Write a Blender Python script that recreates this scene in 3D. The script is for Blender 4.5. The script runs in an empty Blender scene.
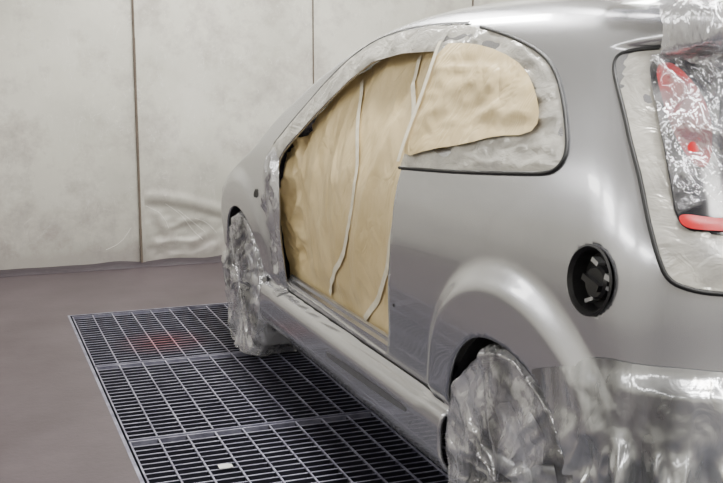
import bpy, bmesh, math, bisect, random
from mathutils import Vector, noise
random.seed(3)
cx=2.065
def tab(xs,ys):
    n=len(xs); h=[xs[i+1]-xs[i] for i in range(n-1)]; d=[(ys[i+1]-ys[i])/h[i] for i in range(n-1)]
    m=[0]*n; m[0]=d[0]; m[-1]=d[-1]
    for i in range(1,n-1):
        m[i]=0 if d[i-1]*d[i]<=0 else 2*d[i-1]*d[i]/(d[i-1]+d[i])
    def f(x):
        if x<=xs[0]: return ys[0]
        if x>=xs[-1]: return ys[-1]
        i=bisect.bisect_right(xs,x)-1; t=(x-xs[i])/h[i]
        t2=t*t;t3=t2*t
        return (2*t3-3*t2+1)*ys[i]+(t3-2*t2+t)*h[i]*m[i]+(3*t2-2*t3)*ys[i+1]+(t3-t2)*h[i]*m[i+1]
    return f
RAIL=tab([1.76,2.04,2.3,2.6,3.0,3.27,3.58,3.92,4.32,4.62,4.87,5.15,5.45,5.6],[1.43,1.455,1.478,1.496,1.50,1.487,1.437,1.33,1.14,.965,.87,.75,.61,.53])
ZC=tab([1.75,2.2,2.8,3.2,3.6,3.95,4.45,4.85,5.0,5.3,5.5,5.6],[1.455,1.51,1.545,1.54,1.50,1.40,1.2,1.0,.97,.85,.68,.54])
DSEC=tab([.18,.21,.25,.33,.352,.372,.385,.41,.5,.6,.7,.8,.9,.97,1.03,1.1,1.2,1.3,1.4,1.45,1.5],[.03,.004,-.010,-.010,-.004,.012,.045,.040,.03,.015,.004,0,.006,.018,.035,.06,.105,.15,.20,.235,.29])
DPL=tab([1.8,2.2,3.8,4.7,5.2],[.012,0,0,.004,.006])
YR=tab([.2,.3,.5,.68,.72,.93,1.05,1.2,1.34,1.375,1.388,1.41,1.44,1.5],[1.62,1.57,1.55,1.555,1.585,1.60,1.65,1.74,1.83,1.84,1.78,1.765,1.78,1.82])
YF=tab([.2,.4,.6,1.5],[5.52,5.6,5.6,5.6])
AYR=.3;NR=3.0;AYF=.5;NF=2.9
WC=[(2.2,.32,.352),(4.80,.32,.352)]
def ss(t): t=max(0,min(1,t)); return t*t*(3-2*t)
def W(y,z):
    w=cx-(1.21+DSEC(z)+DPL(y))
    for i,(a,b,r) in enumerate(WC):
        d=math.hypot(y-a,z-b)
        if d<.58:
            w+=(.034 if i==0 else .026)*ss((.55-d)/.085)*ss((z-.34)/.10)
    return w
def sidex(y,z):
    r=(YR(z)+AYR-y)/AYR; f=1
    if r>0: f=(max(0,1-min(1,r)**NR))**(1/NR)
    g=(y-(YF(z)-AYF))/AYF
    if g>0: f=(max(0,1-min(1,g)**NF))**(1/NF)
    return cx-W(y,z)*f
def reary(x,z):
    w=W(1.9,z); r=min(1,abs(cx-x)/w)
    return YR(z)+AYR-AYR*(max(0,1-r**NR))**(1/NR)
def cpos(a,z):
    if a<=1:
        t=a*math.pi/2; c,s=math.cos(t),math.sin(t); r=(c**NR+s**NR)**(-1/NR)
        y=YR(z)+AYR-AYR*r*c
        return Vector((cx-W(y,z)*r*s,y,z))
    if a<=2:
        y0=YR(z)+AYR;y1=YF(z)-AYF; y=y0+(y1-y0)*(a-1)
        return Vector((sidex(y,z),y,z))
    t=(3-a)*math.pi/2; c,s=math.cos(t),math.sin(t); r=(c**NF+s**NF)**(-1/NF)
    y=YF(z)-AYF+AYF*r*c
    return Vector((cx-W(y,z)*r*s,y,z))
def Side(y,z): return Vector((sidex(y,z),y,z))
def Rear(x,z): return Vector((x,reary(x,z),z))
def nrm(fn,a,b,ref):
    e=.004
    n=(fn(a+e,b)-fn(a-e,b)).cross(fn(a,b+e)-fn(a,b-e))
    if n.length<1e-9: return Vector(ref)
    n.normalize()
    return n if n.dot(Vector(ref))>0 else -n
# ---------- materials
def mat(name): 
    m=bpy.data.materials.new(name); m.use_nodes=True; nt=m.node_tree
    return m,nt,nt.nodes['Principled BSDF'],nt.nodes['Material Output']
def setp(b,col,rough=.5,metal=0,**k):
    b.inputs['Base Color'].default_value=(*col,1); b.inputs['Roughness'].default_value=rough; b.inputs['Metallic'].default_value=metal
    for kk,v in k.items(): b.inputs[kk.replace('_',' ')].default_value=v
def nz(nt,scale,detail=4,rough=.55,sc=None,typ='ShaderNodeTexNoise',dist=0):
    t=nt.nodes.new(typ); t.inputs['Scale'].default_value=scale
    if 'Detail' in t.inputs: t.inputs['Detail'].default_value=detail
    if 'Roughness' in t.inputs: t.inputs['Roughness'].default_value=rough
    if 'Distortion' in t.inputs: t.inputs['Distortion'].default_value=dist
    tc=nt.nodes.new('ShaderNodeTexCoord'); mp=nt.nodes.new('ShaderNodeMapping')
    if sc: mp.inputs['Scale'].default_value=sc
    nt.links.new(tc.outputs['Object'],mp.inputs[0]); nt.links.new(mp.outputs[0],t.inputs['Vector'])
    return t
def ramp(nt,src,stops):
    r=nt.nodes.new('ShaderNodeValToRGB'); e=r.color_ramp.elements
    while len(e)<len(stops): e.new(.5)
    for i,(p,c) in enumerate(stops): e[i].position=p; e[i].color=(*c,1)
    nt.links.new(src,r.inputs[0]); return r
def mixc(nt,a,b,fac,typ='MIX'):
    m=nt.nodes.new('ShaderNodeMix'); m.data_type='RGBA'; m.blend_type=typ
    for s,i in ((a,6),(b,7)):
        if isinstance(s,tuple): m.inputs[i].default_value=(*s,1)
        else: nt.links.new(s,m.inputs[i])
    if isinstance(fac,float): m.inputs[0].default_value=fac
    else: nt.links.new(fac,m.inputs[0])
    return m.outputs[2]
def math2(nt,op,a,b=None):
    m=nt.nodes.new('ShaderNodeMath'); m.operation=op
    for i,s in enumerate((a,b)):
        if s is None: continue
        if isinstance(s,(int,float)): m.inputs[i].default_value=s
        else: nt.links.new(s,m.inputs[i])
    return m.outputs[0]
def crease(nt,fs,sc,dist=1.2,detail=3):
    n=nz(nt,fs,detail,.5,sc,dist=dist)
    return math2(nt,'ABSOLUTE',math2(nt,'SUBTRACT',n.outputs[0],.5))
def bump(nt,b,src,strength,dist=.01):
    bp=nt.nodes.new('ShaderNodeBump'); bp.inputs['Strength'].default_value=strength; bp.inputs['Distance'].default_value=dist
    nt.links.new(src,bp.inputs['Height']); nt.links.new(bp.outputs[0],b.inputs['Normal'])
def simple(name,col,rough=.5,metal=0,**k):
    m,nt,b,o=mat(name); setp(b,col,rough,metal,**k)
    n=nz(nt,30); r=ramp(nt,n.outputs[0],[(.3,tuple(c*.85 for c in col)),(.7,tuple(min(1,c*1.1) for c in col))]); nt.links.new(r.outputs[0],b.inputs[0])
    return m
M_paint,nt,b,o=mat('silver_paint'); setp(b,(.5,.5,.53),.27,.80,Coat_Weight=.7,Coat_Roughness=.04)
n=nz(nt,900,2); r=ramp(nt,n.outputs[0],[(.3,(.45,.455,.487)),(.7,(.55,.555,.592))]); nt.links.new(r.outputs[0],b.inputs[0])
M_black=simple('black_rubber',(.008,.008,.009),.5)
M_dark=simple('dark_underbody',(.01,.01,.012),.7)
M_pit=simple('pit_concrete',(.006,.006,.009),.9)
M_plast=simple('black_plastic',(.015,.015,.017),.3)
M_steel=simple('grey_metal',(.5,.51,.53),.3,.7)
M_tire=simple('tyre_rubber',(.02,.02,.02),.8)
M_tape=simple('masking_tape',(.76,.70,.55),.6)
M_red=simple('red_lens',(.50,.004,.010),.35)
M_glass=simple('dark_glass',(.02,.02,.024),.1)
M_paper,nt,b,o=mat('masking_paper'); setp(b,(.6,.45,.24),.45)
n=nz(nt,5,6); r=ramp(nt,n.outputs[0],[(.3,(.56,.43,.215)),(.7,(.74,.595,.34))]); nt.links.new(r.outputs[0],b.inputs[0])
h=math2(nt,'ADD',crease(nt,2.6,(1,1,.35),1.0,2),math2(nt,'MULTIPLY',crease(nt,8,(1,1,.7),1.5,2),.25)); bump(nt,b,h,.7,.05)
def film(name,col,tr,metal,bs=.6,sc=(1,1,1),rough=.18,fs=9,beige=False,fine=.35):
    m,nt,b,o=mat(name); setp(b,col,rough,metal)
    h=math2(nt,'ADD',crease(nt,fs,sc),math2(nt,'MULTIPLY',crease(nt,fs*2.7,sc,1.6,2),fine))
    bump(nt,b,h,bs,.05)
    if beige:
        n4=nz(nt,5,3,.5,(1,1,.35),dist=1); rr=ramp(nt,n4.outputs[0],[(.35,tuple(c*.45 for c in col)),(.5,col),(.58,col),(.64,(.60,.53,.36))]); nt.links.new(rr.outputs[0],b.inputs[0])
    t=nt.nodes.new('ShaderNodeBsdfTransparent'); mx=nt.nodes.new('ShaderNodeMixShader')
    n3=nz(nt,7,4); rr=ramp(nt,n3.outputs[0],[(.38,(min(1,tr*1.6),)*3),(.62,(tr*.4,)*3)]); nt.links.new(rr.outputs[0],mx.inputs[0])
    nt.links.new(b.outputs[0],mx.inputs[1]); nt.links.new(t.outputs[0],mx.inputs[2]); nt.links.new(mx.outputs[0],o.inputs[0])
    return m
M_film=film('plastic_film',(.76,.76,.80),.48,.55,.45,(1,1,.6),.14,7,fine=.25)
M_filmb=film('bumper_plastic_film',(.52,.53,.55),.02,.7,.24,(1,1,.6),fs=6,rough=.22,beige=True,fine=.2)
M_filmw=film('pale_plastic_film',(.62,.60,.545),.25,.15,.30,(1,.6,1.4),.2,8,fine=.25)
M_filmg=film('clear_plastic_film',(.66,.66,.70),.62,.65,.6,(1,1,.5),rough=.17,fs=10,fine=.25)
M_films=film('silver_plastic_film',(.62,.62,.65),.15,.7,.45,(1,1.6,.4),.19,9,fine=.25)
# ---------- mesh helpers
def obj(name,verts,faces,mats,parent=None,smooth=True,fm=None):
    me=bpy.data.meshes.new(name); me.from_pydata([tuple(v) for v in verts],[],faces)
    for m in (mats if isinstance(mats,list) else [mats]): me.materials.append(m)
    if smooth: me.polygons.foreach_set('use_smooth',[True]*len(me.polygons))
    if fm: me.polygons.foreach_set('material_index',fm)
    me.update(); ob=bpy.data.objects.new(name,me); bpy.context.collection.objects.link(ob)
    if parent: ob.parent=parent
    return ob
def empty(name,loc=(0,0,0)):
    e=bpy.data.objects.new(name,None); bpy.context.collection.objects.link(e); return e
class MB:
    def __init__(s): s.v=[];s.f=[];s.m=[]
    def add(s,v,f,mi=0):
        o=len(s.v); s.v+= [tuple(p) for p in v]; s.f+=[tuple(i+o for i in q) for q in f]; s.m+=[mi]*len(f)
    def box(s,x0,x1,y0,y1,z0,z1,mi=0):
        v=[(x,y,z) for z in (z0,z1) for y in (y0,y1) for x in (x0,x1)]
        s.add(v,[(0,2,3,1),(4,5,7,6),(0,1,5,4),(2,6,7,3),(0,4,6,2),(1,3,7,5)],mi)
    def make(s,name,mats,parent=None,smooth=False): return obj(name,s.v,s.f,mats,parent,smooth,s.m)
def smoothpoly(p,closed=True,it=2):
    for _ in range(it):
        q=[]
        n=len(p)
        rng=range(n) if closed else range(n-1)
        if not closed: q.append(p[0])
        for i in rng:
            a,b=p[i],p[(i+1)%n]
            q.append(tuple(.75*a[k]+.25*b[k] for k in range(len(a)))); q.append(tuple(.25*a[k]+.75*b[k] for k in range(len(a))))
        if not closed: q.append(p[-1])
        p=q
    return p
def inside(pt,poly):
    x,y=pt; c=False; n=len(poly); j=n-1
    for i in range(n):
        xi,yi=poly[i];xj,yj=poly[j]
        if (yi>y)!=(yj>y) and x<(xj-xi)*(y-yi)/(yj-yi)+xi: c=not c
        j=i
    return c
def nearest(pt,poly):
    best=None;bd=1e9;n=len(poly)
    for i in range(n):
        ax,ay=poly[i];bx,by=poly[(i+1)%n];dx,dy=bx-ax,by-ay;L=dx*dx+dy*dy
        t=0 if L==0 else max(0,min(1,((pt[0]-ax)*dx+(pt[1]-ay)*dy)/L))
        px,py=ax+t*dx,ay+t*dy;d=(pt[0]-px)**2+(pt[1]-py)**2
        if d<bd: bd=d;best=(px,py)
    return best,math.sqrt(bd)
def patch(name,poly,fn,ref,off,res,mt,parent,edge=.02):
    a0=min(p[0] for p in poly);a1=max(p[0] for p in poly);b0=min(p[1] for p in poly);b1=max(p[1] for p in poly)
    ra,rb=res if isinstance(res,tuple) else (res,res)
    na=int((a1-a0)/ra)+2;nb=int((b1-b0)/rb)+2
    keep=[];use={}
    for i in range(na):
        for j in range(nb):
            if inside((a0+(i+.5)*ra,b0+(j+.5)*rb),poly):
                keep.append((i,j))
                for k in ((i,j),(i+1,j),(i+1,j+1),(i,j+1)): use[k]=use.get(k,0)+1
    idx={};V=[]
    for k,c in use.items():
        p=(a0+k[0]*ra,b0+k[1]*rb); q,d=nearest(p,poly)
        if c<4: p=q;d=0
        P=fn(*p);N=nrm(fn,p[0],p[1],ref)
        idx[k]=len(V);V.append(P+N*off(P,min(1,d/edge)))
    F=[(idx[(i,j)],idx[(i,j+1)],idx[(i+1,j+1)],idx[(i+1,j)]) for i,j in keep]
    return obj(name,V,F,mt,parent)
def tube(name,pts,r,mt,parent,closed=False):
    c=bpy.data.curves.new(name,'CURVE');c.dimensions='3D';s=c.splines.new('POLY');s.points.add(len(pts)-1)
    for i,p in enumerate(pts): s.points[i].co=(*p,1)
    s.use_cyclic_u=closed;c.bevel_depth=r;c.bevel_resolution=2;c.materials.append(mt)
    o=bpy.data.objects.new(name,c);bpy.context.collection.objects.link(o);o.parent=parent;return o
def ribbon(name,pts,fn,ref,off,w,mt,parent):
    P=[];N=[]
    for a,b in pts:
        n=nrm(fn,a,b,ref);N.append(n);P.append(fn(a,b)+n*(off(fn(a,b)) if callable(off) else off))
    V=[];F=[]
    for i in range(len(P)):
        t=(P[min(i+1,len(P)-1)]-P[max(i-1,0)]).normalized(); s=t.cross(N[i]).normalized()*w/2
        V+= [P[i]-s,P[i]+s]
        if i: F.append((2*i-2,2*i-1,2*i+1,2*i))
    return obj(name,V,F,mt,parent)
def crz(p,f,o=3,seed=0):
    s=0;a=1;t=0
    for k in range(o):
        q=Vector(p)*f+Vector((seed*7.3+k*3.1,seed*3.7,k*5.2)); s+=a*(1-min(1,abs(noise.noise(q))*2.6)); t+=a; a*=.5; f*=1.9
    return s/t-.5
# ================= ROOM
X0,X1,Y0,Y1,ZT=-2.3,5.4,-3.2,7.0,3.2
GX0,GX1,GY0,GY1=.487,1.78,-.37,5.69
M_floor,nt,b,o=mat('painted_concrete'); setp(b,(.12,.09,.105),.5)
n=nz(nt,2.2,8,.65); r=ramp(nt,n.outputs[0],[(.3,(.044,.031,.037)),(.55,(.066,.049,.057)),(.75,(.088,.067,.076))])
n2=nz(nt,40,4,.7); c=mixc(nt,r.outputs[0],(.03,.024,.028),ramp(nt,n2.outputs[0],[(.6,(0,0,0)),(.75,(.5,.5,.5))]).outputs[0]); nt.links.new(c,b.inputs[0]); bump(nt,b,n2.outputs[0],.2,.005)
fl=MB()
for a in ((X0,GX0,Y0,Y1),(GX1,X1,Y0,Y1),(GX0,GX1,Y0,GY0),(GX0,GX1,GY1,Y1)): fl.box(a[0],a[1],a[2],a[3],-.1,0)
fl.make('floor',M_floor)
pit=MB(); D=-.7
pit.add([(GX0,GY0,D),(GX1,GY0,D),(GX1,GY1,D),(GX0,GY1,D),(GX0,GY0,-.1),(GX1,GY0,-.1),(GX1,GY1,-.1),(GX0,GY1,-.1)],[(0,1,2,3),(0,4,5,1),(1,5,6,2),(2,6,7,3),(3,7,4,0)])
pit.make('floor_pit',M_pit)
M_wall,nt,b,o=mat('galvanised_wall_panel'); setp(b,(.5,.48,.42),.40,.2)
n=nz(nt,.9,6,.6); r=ramp(nt,n.outputs[0],[(.3,(.43,.425,.365)),(.5,(.59,.58,.51)),(.7,(.71,.695,.62))])
n2=nz(nt,3.5,8,.7); f2=ramp(nt,n2.outputs[0],[(.47,(0,0,0)),(.72,(.8,.8,.8))]); c=mixc(nt,r.outputs[0],(.30,.265,.245),f2.outputs[0])
n3=nz(nt,9,3,.5,(1,1,.5),dist=2.5); f3=ramp(nt,n3.outputs[0],[(.60,(0,0,0)),(.612,(.4,.4,.4)),(.624,(0,0,0))]); c=mixc(nt,c,(.80,.79,.75),f3.outputs[0])
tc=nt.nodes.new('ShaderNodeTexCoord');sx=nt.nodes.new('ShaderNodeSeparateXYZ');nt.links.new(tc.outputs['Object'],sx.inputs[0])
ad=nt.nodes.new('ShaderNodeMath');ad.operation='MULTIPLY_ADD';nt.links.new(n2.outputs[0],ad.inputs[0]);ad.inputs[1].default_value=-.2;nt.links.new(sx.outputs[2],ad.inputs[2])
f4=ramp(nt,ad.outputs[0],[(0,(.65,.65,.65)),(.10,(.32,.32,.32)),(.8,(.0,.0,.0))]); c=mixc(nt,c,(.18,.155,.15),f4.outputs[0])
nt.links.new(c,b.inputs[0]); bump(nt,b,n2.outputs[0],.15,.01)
def walldent(x,z):
    d=0
    if x>1.08:
        zc=.44-.19*(x-1.08)+.02*math.sin((x-1.08)*7)
        fade=ss((x-1.08)/.08)*.7+.3; fade*=ss((2.1-x)/.4)
        if z<zc: d=-.014*ss((zc-z)/.03)*ss(z/.2)*fade
        d+=.008*math.exp(-((z-zc-.03)/.03)**2)*fade
        d+=.018*crz((x,0,z*1.4),5,2,3)*fade*ss((zc-z)/.08)*ss(z/.1)
    d+=.006*noise.noise(Vector((x*1.5,0,z*1.3)))
    return d
V=[];F=[];nx,nz_=340,140
xs=[X0+(X1-X0)*i/nx for i in range(nx+1)]; zs=[ZT*(j/nz_)**1.6 for j in range(nz_+1)]
for x in xs:
    for z in zs: V.append((x,Y1-walldent(x,z),z))
for i in range(nx):
    for j in range(nz_):
        a=i*(nz_+1)+j; F.append((a,a+nz_+1,a+nz_+2,a+1))
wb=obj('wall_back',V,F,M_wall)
w=MB(); w.box(X0-.1,X0,Y0,Y1,0,ZT); w.make('wall_left',M_wall)
w=MB(); w.box(X1,X1+.1,Y0,Y1,0,ZT); w.make('wall_right',M_wall)
w=MB(); w.box(X0-.1,X1+.1,Y0-.1,Y0,0,ZT); w.make('wall_front',M_wall)
w=MB(); w.box(X0-.1,X1+.1,Y0-.1,Y1+.1,ZT,ZT+.1); w.make('ceiling',M_wall)
M_scr=simple('bare_scratch',(.78,.77,.72),.5)
def scr(i,pts):
    P=[(x,Y1-walldent(x,z)-.001,z) for x,z in smoothpoly(pts,False,3)]
    tube('scratch_%d'%i,P,.0012,M_scr,wb)
for i,l in enumerate(([(1.25,.41),(1.36,.33),(1.43,.22),(1.50,.15)],[(1.34,.36),(1.43,.28),(1.52,.20)],[(1.20,.36),(1.25,.30),(1.27,.24)],[(.85,.12),(.95,.16),(1.02,.26)],[(1.12,.40),(1.18,.37),(1.22,.34)],[(1.45,.30),(1.53,.27),(1.60,.19)])): scr(i+1,l)
M_seam=simple('seam_sealant',(.11,.085,.065),.7)
for k,sxp in enumerate((-1.36,-.14,1.08,2.30,3.52,4.74)):
    s=MB()
    zz=0
    while zz<ZT:
        h=min(.25,ZT-zz); wd=random.uniform(.004,.007) if k!=3 else .003
        s.box(sxp-wd,sxp+wd,Y1-.012 if k!=2 else Y1-.02,Y1+.01,zz,zz+h,0); zz+=h
    s.box(sxp+.006,sxp+.03,Y1-.010,Y1+.02,0,ZT,1)
    s.make('trim_%d'%(k+1),[M_seam,M_wall])
V=[];F=[]
for i in range(201):
    x=X0+(X1-X0)*i/200; a=.035+.02*noise.noise(Vector((x*4,1,0))); h=.028+.014*noise.noise(Vector((x*5,7,0)))
    V+=[(x,Y1-.05-a,.001),(x,Y1-.045-a*.6,h*.7),(x,Y1-.03,h),(x,Y1+.01,h+.005)]
    if i:
        for k in range(3): F.append((4*i-4+k,4*i+k,4*i+k+1,4*i-3+k))
obj('baseboard_back',V,F,simple('dark_sealant',(.04,.03,.037),.6))
# grate
M_grate,nt,b,o=mat('galvanised_grate'); setp(b,(.30,.30,.36),.45,.5)
n=nz(nt,12,4); r=ramp(nt,n.outputs[0],[(.3,(.12,.115,.17)),(.7,(.34,.34,.43))])
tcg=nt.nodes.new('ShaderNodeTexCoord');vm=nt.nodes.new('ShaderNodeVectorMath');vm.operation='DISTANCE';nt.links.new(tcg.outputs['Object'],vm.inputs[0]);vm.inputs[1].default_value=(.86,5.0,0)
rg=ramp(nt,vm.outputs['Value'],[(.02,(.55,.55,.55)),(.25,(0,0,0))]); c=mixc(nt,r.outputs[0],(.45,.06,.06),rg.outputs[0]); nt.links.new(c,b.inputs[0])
M_grate_shade=simple('grate_shaded_sides',(.02,.02,.03),.5,.3)  # lower part of all bars below the bright tops, shade put into the colour
g=MB(); PL=1.01; y=GY1
while y>GY0+.1:
    y1=y;y0=y-PL
    g.box(GX0+.01,GX1-.01,y1-.016,y1-.008,-.03,-.002); g.box(GX0+.01,GX1-.01,y0+.008,y0+.016,-.03,-.002)
    k=GX0+.012
    while k<GX1-.01:
        g.box(k-.0028,k+.0028,y0+.01,y1-.01,-.006,-.001)
        g.box(k-.0025,k+.0025,y0+.01,y1-.01,-.03,-.0065,1); k+=.1035
    m=y0+.06
    while m<y1-.03:
        g.box(GX0+.01,GX1-.01,m-.0033,m+.0033,-.006,-.0045); g.box(GX0+.01,GX1-.01,m-.003,m+.003,-.02,-.0065,1); m+=.0445
    y-=PL
g.box(GX0-.012,GX0,GY0,GY1,-.04,.001);g.box(GX0-.012,GX1,GY1,GY1+.012,-.04,.001)
g.make('floor_grate',[M_grate,M_grate_shade])
# ================= CAR
car=empty('car')
door=[(4.20,.42),(3.95,.42),(3.73,.42),(3.40,.41),(3.12,.405),(3.06,.405),(3.03,.47),(2.99,.60),(2.93,.81),(2.93,1.02),(2.935,1.2),(2.94,1.36),(2.96,1.392),(3.1,1.392),(3.277,1.385),(3.517,1.357),(3.682,1.285),(3.843,1.188),(3.975,1.098),(4.10,1.019),(4.19,.96),(4.205,.90),(4.17,.78),(4.20,.62),(4.22,.46)]
door=smoothpoly(door,True,1)
fuelc=(1.864,.887);FR=.071
def circ(c,r,n=64): return [(c[0]+r*math.cos(2*math.pi*i/n),c[1]+r*math.sin(2*math.pi*i/n)) for i in range(n)]
cuts=[(door,'poly')]+[(circ((a,b_),r,96),'arch') for a,b_,r in WC]+[(circ(fuelc,FR),'fuel')]
cols=[i/28 for i in range(28)]+[1+i/250 for i in range(250)]+[2+i/36 for i in range(37)]
cols=sorted(set(cols+[ .62+ i*.012 for i in range(36)]))
NT=140
ZB=.2
grid=[]
for a in cols:
    col=[]
    yy=cpos(a,.8).y
    for j in range(NT+1):
        t=j/NT
        zt=RAIL(yy); z=ZB+(zt-ZB)*t
        for _ in range(4):
            p=cpos(a,z); z=ZB+(RAIL(p.y)-ZB)*t
        col.append(cpos(a,z))
    grid.append(col)
NC=len(cols)
alive=[[True]*NT for _ in range(NC-1)]
def cutgrid(G,al,cutlist):
    for poly,kind in cutlist:
        a0=min(p[0] for p in poly)-.03;a1=max(p[0] for p in poly)+.03
        b0=min(p[1] for p in poly)-.03;b1=max(p[1] for p in poly)+.03
        dead=set()
        for i in range(NC-1):
            for j in range(NT):
                c=(G[i][j]+G[i+1][j+1]+G[i+1][j]+G[i][j+1])/4
                if c.x<1.6 and a0<c.y<a1 and b0<c.z<b1 and inside((c.y,c.z),poly): dead.add((i,j)); al[i][j]=False
        vs={}
        for (i,j) in dead:
            for k in ((i,j),(i+1,j),(i+1,j+1),(i,j+1)): vs[k]=vs.get(k,0)+1
        for (i,j),c in vs.items():
            if c<4 and 0<j<NT:
                q,d=nearest((G[i][j].y,G[i][j].z),poly)
                if d<.03: G[i][j]=Side(*q)
            if c<4 and j==0:
                q,d=nearest((G[i][j].y,G[i][j].z),poly)
                if d<.03: G[i][j]=Vector((G[i][j].x,q[0],ZB))
gridR=[[v.copy() for v in c] for c in grid]
aliveR=[[True]*NT for _ in range(NC-1)]
cutgrid(grid,alive,cuts); cutgrid(gridR,aliveR,cuts[1:3])
NQ=14
BV=[];BF=[];BM=[]
def half(G,al,mir):
    cols3=[]
    for i in range(NC):
        rp=G[i][NT]; zc=max(ZC(rp.y),rp.z)
        cap=[]
        for k in range(1,NQ+1):
            q=(k/NQ)**1.6
            cap.append(Vector((rp.x+(cx-rp.x)*q,rp.y,rp.z+(zc-rp.z)*(1-(1-q)**5))))
        c=G[i]+cap
        for _ in range(4):
            d=[v.copy() for v in c]
            for k in range(NT-4,NT+5):
                d[k]=c[k]*.5+(c[k-1]+c[k+1])*.25
            c=d
        cols3.append(c)
    M=len(cols3[0]);o=len(BV)
    for c in cols3:
        for v in c: BV.append((2*cx-v.x,v.y,v.z) if mir else (v.x,v.y,v.z))
    for i in range(NC-1):
        for j in range(M-1):
            if j<NT and not al[i][j]: continue
            a=o+i*M+j;b_=o+(i+1)*M+j
            f=(a,a+1,b_+1,b_)
            BF.append(f[::-1] if mir else f)
            y=cols3[i][j].y; z=cols3[i][j].z
            BM.append(1 if (j>NT+3 and 3.62<y<4.62) else 0)
half(grid,alive,False);half(gridR,aliveR,True)
body=obj('body_shell',BV,BF,[M_paint,M_filmw],car,True,BM)
bm=bmesh.new();bm.from_mesh(body.data);bmesh.ops.remove_doubles(bm,verts=bm.verts,dist=.0004);bm.to_mesh(body.data);bm.free()
so=body.modifiers.new('sol','SOLIDIFY');so.thickness=.012;so.offset=-1
u=MB(); u.box(1.5,2.63,1.75,5.3,.2,.24)
u.box(1.36,1.5,2.62,4.3,.2,.24); u.box(2.63,2.77,2.62,4.3,.2,.24)
u.box(1.34,1.36,2.6,4.34,.22,.45)
u.make('underbody',M_dark,car)
for k,(a,b_,r) in enumerate(WC):
    V=[];F=[];n=40
    for sgn in (0,1):
        base=len(V)
        for i in range(n+1):
            t=-.35+(math.pi+.7)*i/n
            for j,x in enumerate((1.235,1.5)):
                xx=x if not sgn else 2*cx-x
                V.append((xx,a+(r+.012)*math.cos(t),max(.2,b_+(r+.012)*math.sin(t))))
            if i: F.append((base+2*i-2,base+2*i-1,base+2*i+1,base+2*i))
        c0=len(V); xx=1.5 if not sgn else 2*cx-1.5; V.append((xx,a,b_))
        for i in range(n): F.append((base+2*i+1,base+2*i+3,c0))
    obj('wheel_arch_liner_%d'%(k+1),V,F,M_dark,car)
def wheel(name,y,mir,parent):
    m=MB(); x0=1.245; cz=.305
    prof=[(0.06,.20),(.0,.215),(-.0,.24),(-.004,.285),(.02,.302),(.10,.305),(.175,.302),(.2,.285),(.2,.2)]
    n=48;V=[];F=[]
    for i in range(n):
        t=2*math.pi*i/n
        for dx,r in prof:
            xx=x0+dx; xx=2*cx-xx if mir else xx
            V.append((xx,y+r*math.cos(t),cz+r*math.sin(t)))
    P=len(prof)
    for i in range(n):
        for j in range(P-1):
            a=i*P+j;b2=((i+1)%n)*P+j;F.append((a,a+1,b2+1,b2))
    m.add(V,F,0)
    for s in range(7):
        t=2*math.pi*s/7
        V=[]
        for rr,hw,dx in ((.03,.03,.03),(.2,.018,.015)):
            for sg in (-1,1):
                for dd in (0,.03):
                    xx=x0+dx+dd; xx=2*cx-xx if mir else xx
                    V.append((xx,y+rr*math.cos(t)-sg*hw*math.sin(t),cz+rr*math.sin(t)+sg*hw*math.cos(t)))
        m.add(V,[(0,2,6,4),(1,5,7,3),(0,4,5,1),(2,3,7,6),(4,6,7,5),(0,1,3,2)],1)
    V=[];F=[]
    for i in range(24):
        t=2*math.pi*i/24
        for dx,r in ((.02,.0),(.02,.045),(.07,.05)):
            xx=x0+dx; xx=2*cx-xx if mir else xx
            V.append((xx,y+r*math.cos(t),cz+r*math.sin(t)))
    for i in range(24):
        for j in range(2):
            a=i*3+j;b2=((i+1)%24)*3+j;F.append((a,a+1,b2+1,b2))
    m.add(V,F,1)
    m.make(name,[M_tire,M_steel],parent,True)
def wrap(name,y,mir,parent,seed,trail):
    V=[];F=[];nA=280;nS=100;cz=.31
    for i in range(nA):
        t=2*math.pi*i/nA; ct,st=math.cos(t),math.sin(t)
        down=max(0,-st)
        for j in range(nS+1):
            s=j/nS
            if s<.62: q=s/.62; r=.32*q; dx=-.014-.012*math.cos(q*math.pi/2)
            else:
                q=(s-.62)/.38; r=.32+.02*math.sin(min(1,q*4)*math.pi/2); dx=-.014+.22*q
            yy=r*ct; zz=r*st
            p=Vector((dx,yy,zz))
            w=.12*noise.noise(Vector((yy*5,zz*5,seed)))
            fold=crz(Vector((seed,(yy*.9+zz*.45)+w,(zz-yy*.5)*.22)),8.5,3,seed)
            f2=crz(Vector((seed,(yy*.8-zz*.7)+w,(zz+yy*.7)*.3)),6.5,3,seed+4)
            rad=crz(Vector((s*.5,ct*.8,st*.8+seed)),2.8,2,seed+9)
            c1=fold*.4+f2*.3+rad*.4
            amp=.042*min(1,s*3+.4)
            out=Vector((-1,ct*.3,st*.3)) if s<.62 else Vector((-.15,ct,st))
            p=p+out*(c1*amp)
            k=down**3*ss((s-.3)/.5)
            p.x-=k*(.05+.05*trail*noise.noise(Vector((ct*3,s*3,seed))))
            p.y+=k*(-.12*trail*(1.0-ct)*.6+.06*noise.noise(Vector((ct*4,s*5,seed+2))))
            p.z-=k*.03
            X=1.222+p.x; Z=max(.004+.012*abs(noise.noise(Vector((p.y*14,p.x*14,seed)))),cz+p.z)
            V.append((2*cx-X if mir else X,y+p.y,Z))
    for i in range(nA):
        for j in range(nS):
            a=i*(nS+1)+j;b2=((i+1)%nA)*(nS+1)+j;F.append((a,a+1,b2+1,b2))
    return obj(name,V,F,M_film,parent)
for i,(yy,mir) in enumerate(((2.2,0),(4.80,0),(2.2,1),(4.80,1))):
    wheel('wheel_%d'%(i+1),yy,mir,car)
    wrap('wheel_cover_%d'%(i+1),yy,mir,car,i+1,1.0)
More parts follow.
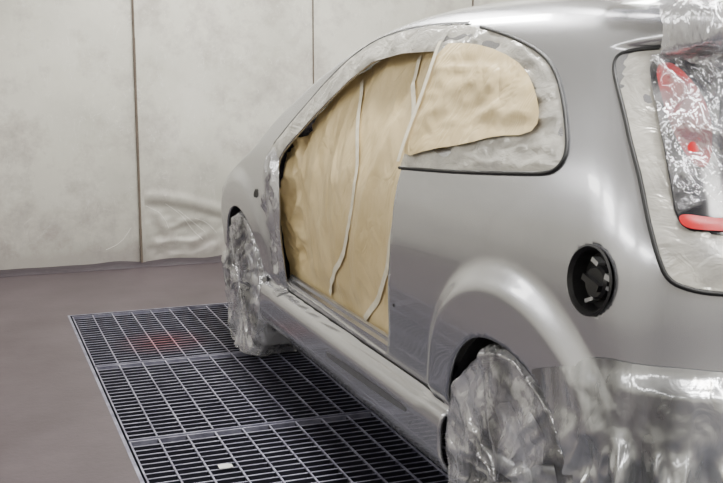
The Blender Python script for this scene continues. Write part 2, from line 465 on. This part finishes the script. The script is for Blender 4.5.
prof=[(1.256,.398),(1.258,.43),(1.272,.436),(1.274,.448),(1.283,.452)]
V=[];F=[]
for i,yy in enumerate([3.06+1.15*k/20 for k in range(21)]):
    for x,z in prof: V.append((x,yy,z))
    if i:
        for k in range(len(prof)-1):
            a=(i-1)*len(prof)+k; F.append((a,a+len(prof),a+len(prof)+1,a+1))
obj('door_sill',V,F,M_paint,car,False)
ribbon('sill_gap',[(2.60+.06*i,.3885) for i in range(28)],Side,(-1,0,0),.0015,.010,M_black,car)
# door paper
pp=[(4.27,.40),(2.9,.40),(2.86,.8),(2.88,1.42),(3.3,1.42),(3.55,1.39),(3.72,1.32),(3.88,1.22),(4.02,1.12),(4.14,1.04),(4.27,.97)]
def poff(P,e):
    f=crz(Vector((0,P.y*1.0+P.z*.22,P.z*.10)),2.6,2,4)*.042+crz(Vector((0,P.y*1.0-P.z*.45,P.z*.5)),4,3,9)*.012
    f+=.04*ss((P.y-3.85)/.3)*crz((0,P.y,P.z*.8),7,3,2)
    k=ss((P.z-.46)/.08); f=f*k
    return -.046-.008*e+f
patch('door_masking_paper',pp,Side,(-1,0,0),poff,.009,M_paper,car)
for nm,l in (('a',[(3.695,1.296),(3.55,1.16),(3.429,1.042),(3.37,.92),(3.395,.802),(3.52,.63),(3.745,.46)]),('b',[(3.261,1.385),(3.17,1.29),(3.091,1.192),(3.02,1.1),(2.985,1.015),(2.99,.9),(3.022,.791),(3.16,.6),(3.377,.44)])):
    ribbon('paper_tape_'+nm,smoothpoly(l,False,4),Side,(-1,0,0),lambda P:poff(P,1)+.007,.024,M_tape,car)
band=[(3.0,1.452),(3.188,1.457),(3.412,1.442),(3.598,1.412),(3.766,1.351),(3.931,1.255),(4.095,1.132),(4.209,1.05),(4.33,.985),(4.30,.93),(4.2,.93),(4.12,1.0),(3.975,1.085),(3.843,1.175),(3.682,1.272),(3.517,1.343),(3.277,1.37),(3.0,1.375)]
strip=[(4.33,.985),(4.40,.90),(4.39,.765),(4.33,.64),(4.31,.50),(4.30,.36),(4.17,.36),(4.17,.44),(4.17,.62),(4.12,.78),(4.16,.93),(4.22,.99)]
def foff(a,f=12,base=.004,st=(1,1,1)):
    return lambda P,e: base+max(-.3,crz((P.x*st[0],P.y*st[1],P.z*st[2]),f,2,2)+.25)*a*e
patch('pillar_masking_film',band,Side,(-1,0,0),foff(.012,7,.004,(1,1,.6)),.009,M_filmw,car)
patch('door_edge_film',smoothpoly(strip,True,1),Side,(-1,0,0),foff(.045,8,.004,(1,1.5,.5)),.007,M_films,car,.03)
ribbon('roof_drip_seal',smoothpoly([(2.9,1.458),(3.188,1.462),(3.412,1.448),(3.598,1.419),(3.766,1.358),(3.931,1.262),(4.095,1.14),(4.209,1.058),(4.30,1.0)],False,2),Side,(-1,0,0),.004,.010,M_black,car)
gk=[(2.943,1.025),(2.668,1.041),(2.434,1.058),(2.236,1.075),(2.115,1.086),(2.075,1.105),(2.068,1.14),(2.119,1.198),(2.174,1.254),(2.248,1.311),(2.331,1.352),(2.452,1.386),(2.622,1.418),(2.804,1.443),(2.996,1.458),(3.03,1.46),(3.02,1.38),(2.96,1.3),(2.93,1.15),(2.94,1.04)]
gks=smoothpoly(gk,True,2)
patch('quarter_window_film',gks,Side,(-1,0,0),foff(.012,9,.002,(1,.5,1.5)),.007,M_filmw,car)
tube('quarter_window_seal',[Side(a,b_)+nrm(Side,a,b_,(-1,0,0))*.002 for a,b_ in smoothpoly(gk[:14],False,3)],.0055,M_black,car)
qp=smoothpoly([(2.975,1.392),(2.764,1.39),(2.563,1.365),(2.40,1.325),(2.29,1.265),(2.215,1.20),(2.24,1.162),(2.40,1.15),(2.55,1.118),(2.75,1.09),(2.90,1.055),(2.93,1.1),(2.95,1.25)],True,1)
patch('quarter_window_paper',qp,Side,(-1,0,0),lambda P,e:.016+(max(-.3,crz(Vector((0,P.y*.5+P.z*.3,P.z*1.5)),5,3,6))*.020+.003)*e,.009,M_paper,car,.05)
ribbon('paper_tape_c',smoothpoly([(2.966,1.394),(2.929,1.244),(2.912,1.04)],False,3),Side,(-1,0,0),.026,.022,M_tape,car)
# fuel filler
f=MB();V=[];F=[];n=48
pr=[(FR+.006,.003),(FR+.001,.006),(FR-.005,-.004),(FR-.010,-.035),(.0,-.04)]
C=Side(*fuelc);N=nrm(Side,*fuelc,(-1,0,0));U=Vector((0,0,1));U=(U-N*U.dot(N)).normalized();T=N.cross(U)
def fp(r,t,d): return C+T*(r*math.cos(t))+U*(r*math.sin(t))+N*d
for i in range(n):
    for r,d in pr: V.append(fp(r,2*math.pi*i/n,d))
for i in range(n):
    for j in range(4):
        a=i*5+j;b2=((i+1)%n)*5+j;F.append((a,a+1,b2+1,b2))
f.add(V,F,0)
V=[];F=[]
for i in range(n):
    for r,d in ((.036,-.04),(.036,-.018),(.031,-.012),(.0,-.012)): V.append(fp(r,2*math.pi*i/n,d)+U*-.005)
for i in range(n):
    for j in range(3):
        a=i*4+j;b2=((i+1)%n)*4+j;F.append((a,a+1,b2+1,b2))
f.add(V,F,1)
def fbox(cu,ct,hu,ht,d0,d1,mi,rot=0):
    V=[]
    for d in (d0,d1):
        for a,b2 in ((-1,-1),(1,-1),(1,1),(-1,1)):
            x=a*ht;y=b2*hu; xx=x*math.cos(rot)-y*math.sin(rot);yy=x*math.sin(rot)+y*math.cos(rot)
            V.append(C+T*(ct+xx)+U*(cu+yy)+N*d)
    f.add(V,[(0,1,2,3),(4,7,6,5),(0,4,5,1),(1,5,6,2),(2,6,7,3),(3,7,4,0)],mi)
fbox(-.005,0,.007,.03,-.012,.0,1,.3)
fbox(.012,-.043,.006,.012,-.038,-.012,2,.2)
fbox(-.012,-.045,.004,.010,-.038,-.016,2,.2)
fbox(-.045,.015,.004,.014,-.038,-.014,2,-.4)
fbox(.038,.012,.005,.012,-.038,-.016,2,.4)
f.make('fuel_filler',[M_black,M_plast,M_steel],car,False)
ra=[(1.45,1.372),(1.41,1.366),(1.396,1.35),(1.376,1.302),(1.354,1.239),(1.328,1.158),(1.309,1.080),(1.297,1.014),(1.293,.958),(1.303,.911),(1.341,.893),(1.397,.885),(1.6,.88),(cx,.878)]
ras=smoothpoly(ra,False,2)
L=[Rear(a,b_)+nrm(Rear,a,b_,(-.6,-1,0))*.003 for a,b_ in ras]
tube('hatch_seal',L,.0055,M_black,car)
tube('hatch_seal_far',[(2*cx-p.x,p.y,p.z) for p in L],.0055,M_black,car)
def symp(l): return l+[(2*cx-a,b_) for a,b_ in reversed(l)]
rp=symp([p for p in ras])
patch('hatch_masking_film',rp,Rear,(-.6,-1,0),foff(.014,8,.003,(1,1,.6)),(.009,.010),M_filmw,car)
ri=symp(smoothpoly([(cx,1.345),(1.44,1.345),(1.427,1.34),(1.407,1.282),(1.382,1.2),(1.355,1.102),(1.338,1.02),(1.36,1.0),(1.41,.997),(1.6,.99),(cx,.985)],False,1)[1:-1])
patch('rear_window',ri,Rear,(-.6,-1,0),lambda P,e:.010+.004*e,(.010,.012),M_glass,car)
for nm,l in (('a',[(1.432,1.33),(1.41,1.26),(1.395,1.19),(1.40,1.12),(1.43,1.12),(1.47,1.2),(1.48,1.27),(1.46,1.335)]),('b',[(1.345,1.035),(1.342,1.01),(1.37,1.002),(1.6,.998),(1.6,1.015),(1.4,1.025)])):
    patch('tail_lamp_'+nm,smoothpoly(l),Rear,(-.6,-1,0),lambda P,e:.018+.004*e,.006,M_red,car)
patch('rear_window_film',ri,Rear,(-.6,-1,0),lambda P,e:.028+(crz((P.x*1.4,P.y*1.4,P.z*.6),8,3,8)+.25)*.05*e,(.005,.006),M_filmg,car)
# roof spoiler wrap
V=[];F=[];nX=180;pf=[(.0,1.325),(-.03,1.36),(-.05,1.40),(-.055,1.43),(-.04,1.47),(.0,1.50),(.1,1.52),(.22,1.53),(.36,1.535)]
pf=smoothpoly(pf,False,2)
xs0=1.425
for i in range(nX+1):
    x=xs0+(2*(cx-xs0))*i/nX
    for j,(dy,z) in enumerate(pf):
        yb=reary(x,min(z,1.40)); p=Vector((x,yb+dy,z-.02*((x-cx)/.6)**2))
        c_=crz((p.x,p.y,p.z*.6),8,3,12); p+=Vector((0,-1,.8))*c_*.035; V.append(p)
    if i:
        m=len(pf)
        for k in range(m-1): a=(i-1)*m+k;F.append((a,a+m,a+m+1,a+1))
obj('roof_spoiler_film',V,F,M_films,car)
# bumper film
V=[];F=[]
aa=[.0+1.28*i/320 for i in range(321)]
top=tab([0,.4,.6,.75,.9,1.0,1.04,1.08,1.2],[.71,.72,.735,.735,.725,.70,.665,.62,.5])
nz2=80
for i,a in enumerate(aa):
    for j in range(nz2+1):
        t=j/nz2; zt=top(a)
        z=zt-(zt-.14)*t
        q=cpos(min(a,1.12),max(z,.25)); q2=cpos(max(0,min(a,1.12)-.01),max(z,.25))
        tg=(q-q2).normalized(); nn=tg.cross(Vector((0,0,1))); 
        if nn.dot(Vector((-.7,-1,0)))<0: nn=-nn
        low=ss((.60-z)/.10)
        c1=crz(Vector(((q.x+q.y)*1.0+z*.45,q.y-q.x,z*.3)),7,3,15)
        c2=crz(Vector((q.x,q.y,z)),7,3,3)
        e=min(1,t*6)
        P=Vector((q.x,q.y,z))+nn*(.005+e*max(-.003,(.010+c2*.012)+(c1+.25)*.075*low)); V.append(P)
    if i:
        m=nz2+1
        for k in range(nz2):
            c_=V[-1-nz2+k]
            if math.hypot(c_[1]-2.2,c_[2]-.32)<.368 : continue
            a_=(i-1)*m+k;F.append((a_,a_+m,a_+m+1,a_+1))
obj('bumper_masking_film',V,F,M_filmb,car)
gr=[(3.509,.305),(3.52,.293),(3.50,.28),(2.80,.30),(2.77,.312),(2.80,.325)]
patch('sill_recess_shade',smoothpoly(gr,True,2),Side,(-1,0,0),lambda P,e:.0015,.01,simple('painted_recess_shade',(.20,.20,.21),.4,.6),car)  # flat patch on the skirt; shade of the recess put into its darker colour
patch('side_marker_lamp',circ((4.506,.769),.02,16),Side,(-1,0,0),lambda P,e:.004,.006,M_black,car)
patch('trim_hole',circ((2.941,.598),.006,10),Side,(-1,0,0),lambda P,e:.002,.003,M_black,car)
def scrap():
    V=[];F=[]
    for i in range(5):
        for j in range(4): V.append((.74+i*.012,3.28+j*.012,.004+.006*noise.noise(Vector((i*.9,j*.9,3)))))
    for i in range(4):
        for j in range(3): a=i*4+j;F.append((a,a+4,a+5,a+1))
    obj('paper_scrap',V,F,simple('scrap_paper',(.6,.6,.58),.7))
scrap()
# ================= LIGHTS
M_em=bpy.data.materials.new('fluorescent_tube');M_em.use_nodes=True;bb=M_em.node_tree.nodes['Principled BSDF'];bb.inputs['Emission Color'].default_value=(1,.98,.93,1);bb.inputs['Emission Strength'].default_value=8
M_en=simple('white_enamel',(.8,.8,.8),.3)
def fixture(loc,rot,power):
    e=MB(); e.box(-.18,.18,-.65,.65,.02,.08,0)
    for x in (-.1,0,.1): e.box(x-.013,x+.013,-.6,.6,-.005,.02,1)
    ob=e.make('ceiling_light_fixture' ,[M_en,M_em]); ob.location=loc; ob.rotation_euler=rot
    ld=bpy.data.lights.new('lamp','AREA');ld.shape='RECTANGLE';ld.size=.32;ld.size_y=1.2;ld.energy=power;ld.color=(1,.985,.95)
    lo=bpy.data.objects.new('lamp',ld);bpy.context.collection.objects.link(lo);lo.parent=ob;lo.location=(0,0,-.03)
for yy in (-1.5,.3,2.1,3.9,5.7):
    fixture((-1.75,yy,2.85),(0,math.radians(-38),0),23)
    fixture((1.6,yy,3.08),(0,0,0),74)
    fixture((4.2,yy,3.05),(0,math.radians(25),0),42)
wd=bpy.data.worlds.new('world');bpy.context.scene.world=wd;wd.use_nodes=True;wd.node_tree.nodes['Background'].inputs[0].default_value=(.5,.5,.5,1);wd.node_tree.nodes['Background'].inputs[1].default_value=.3
Fp=1050;th=math.atan(178.5/1050);ph=math.radians(20.8)
cam=bpy.data.cameras.new('camera');co=bpy.data.objects.new('camera',cam);bpy.context.collection.objects.link(co)
co.location=(0,0,1.34);co.rotation_euler=(math.pi/2-th,0,-ph);cam.lens=Fp/723*36;cam.clip_start=.05;bpy.context.scene.camera=co
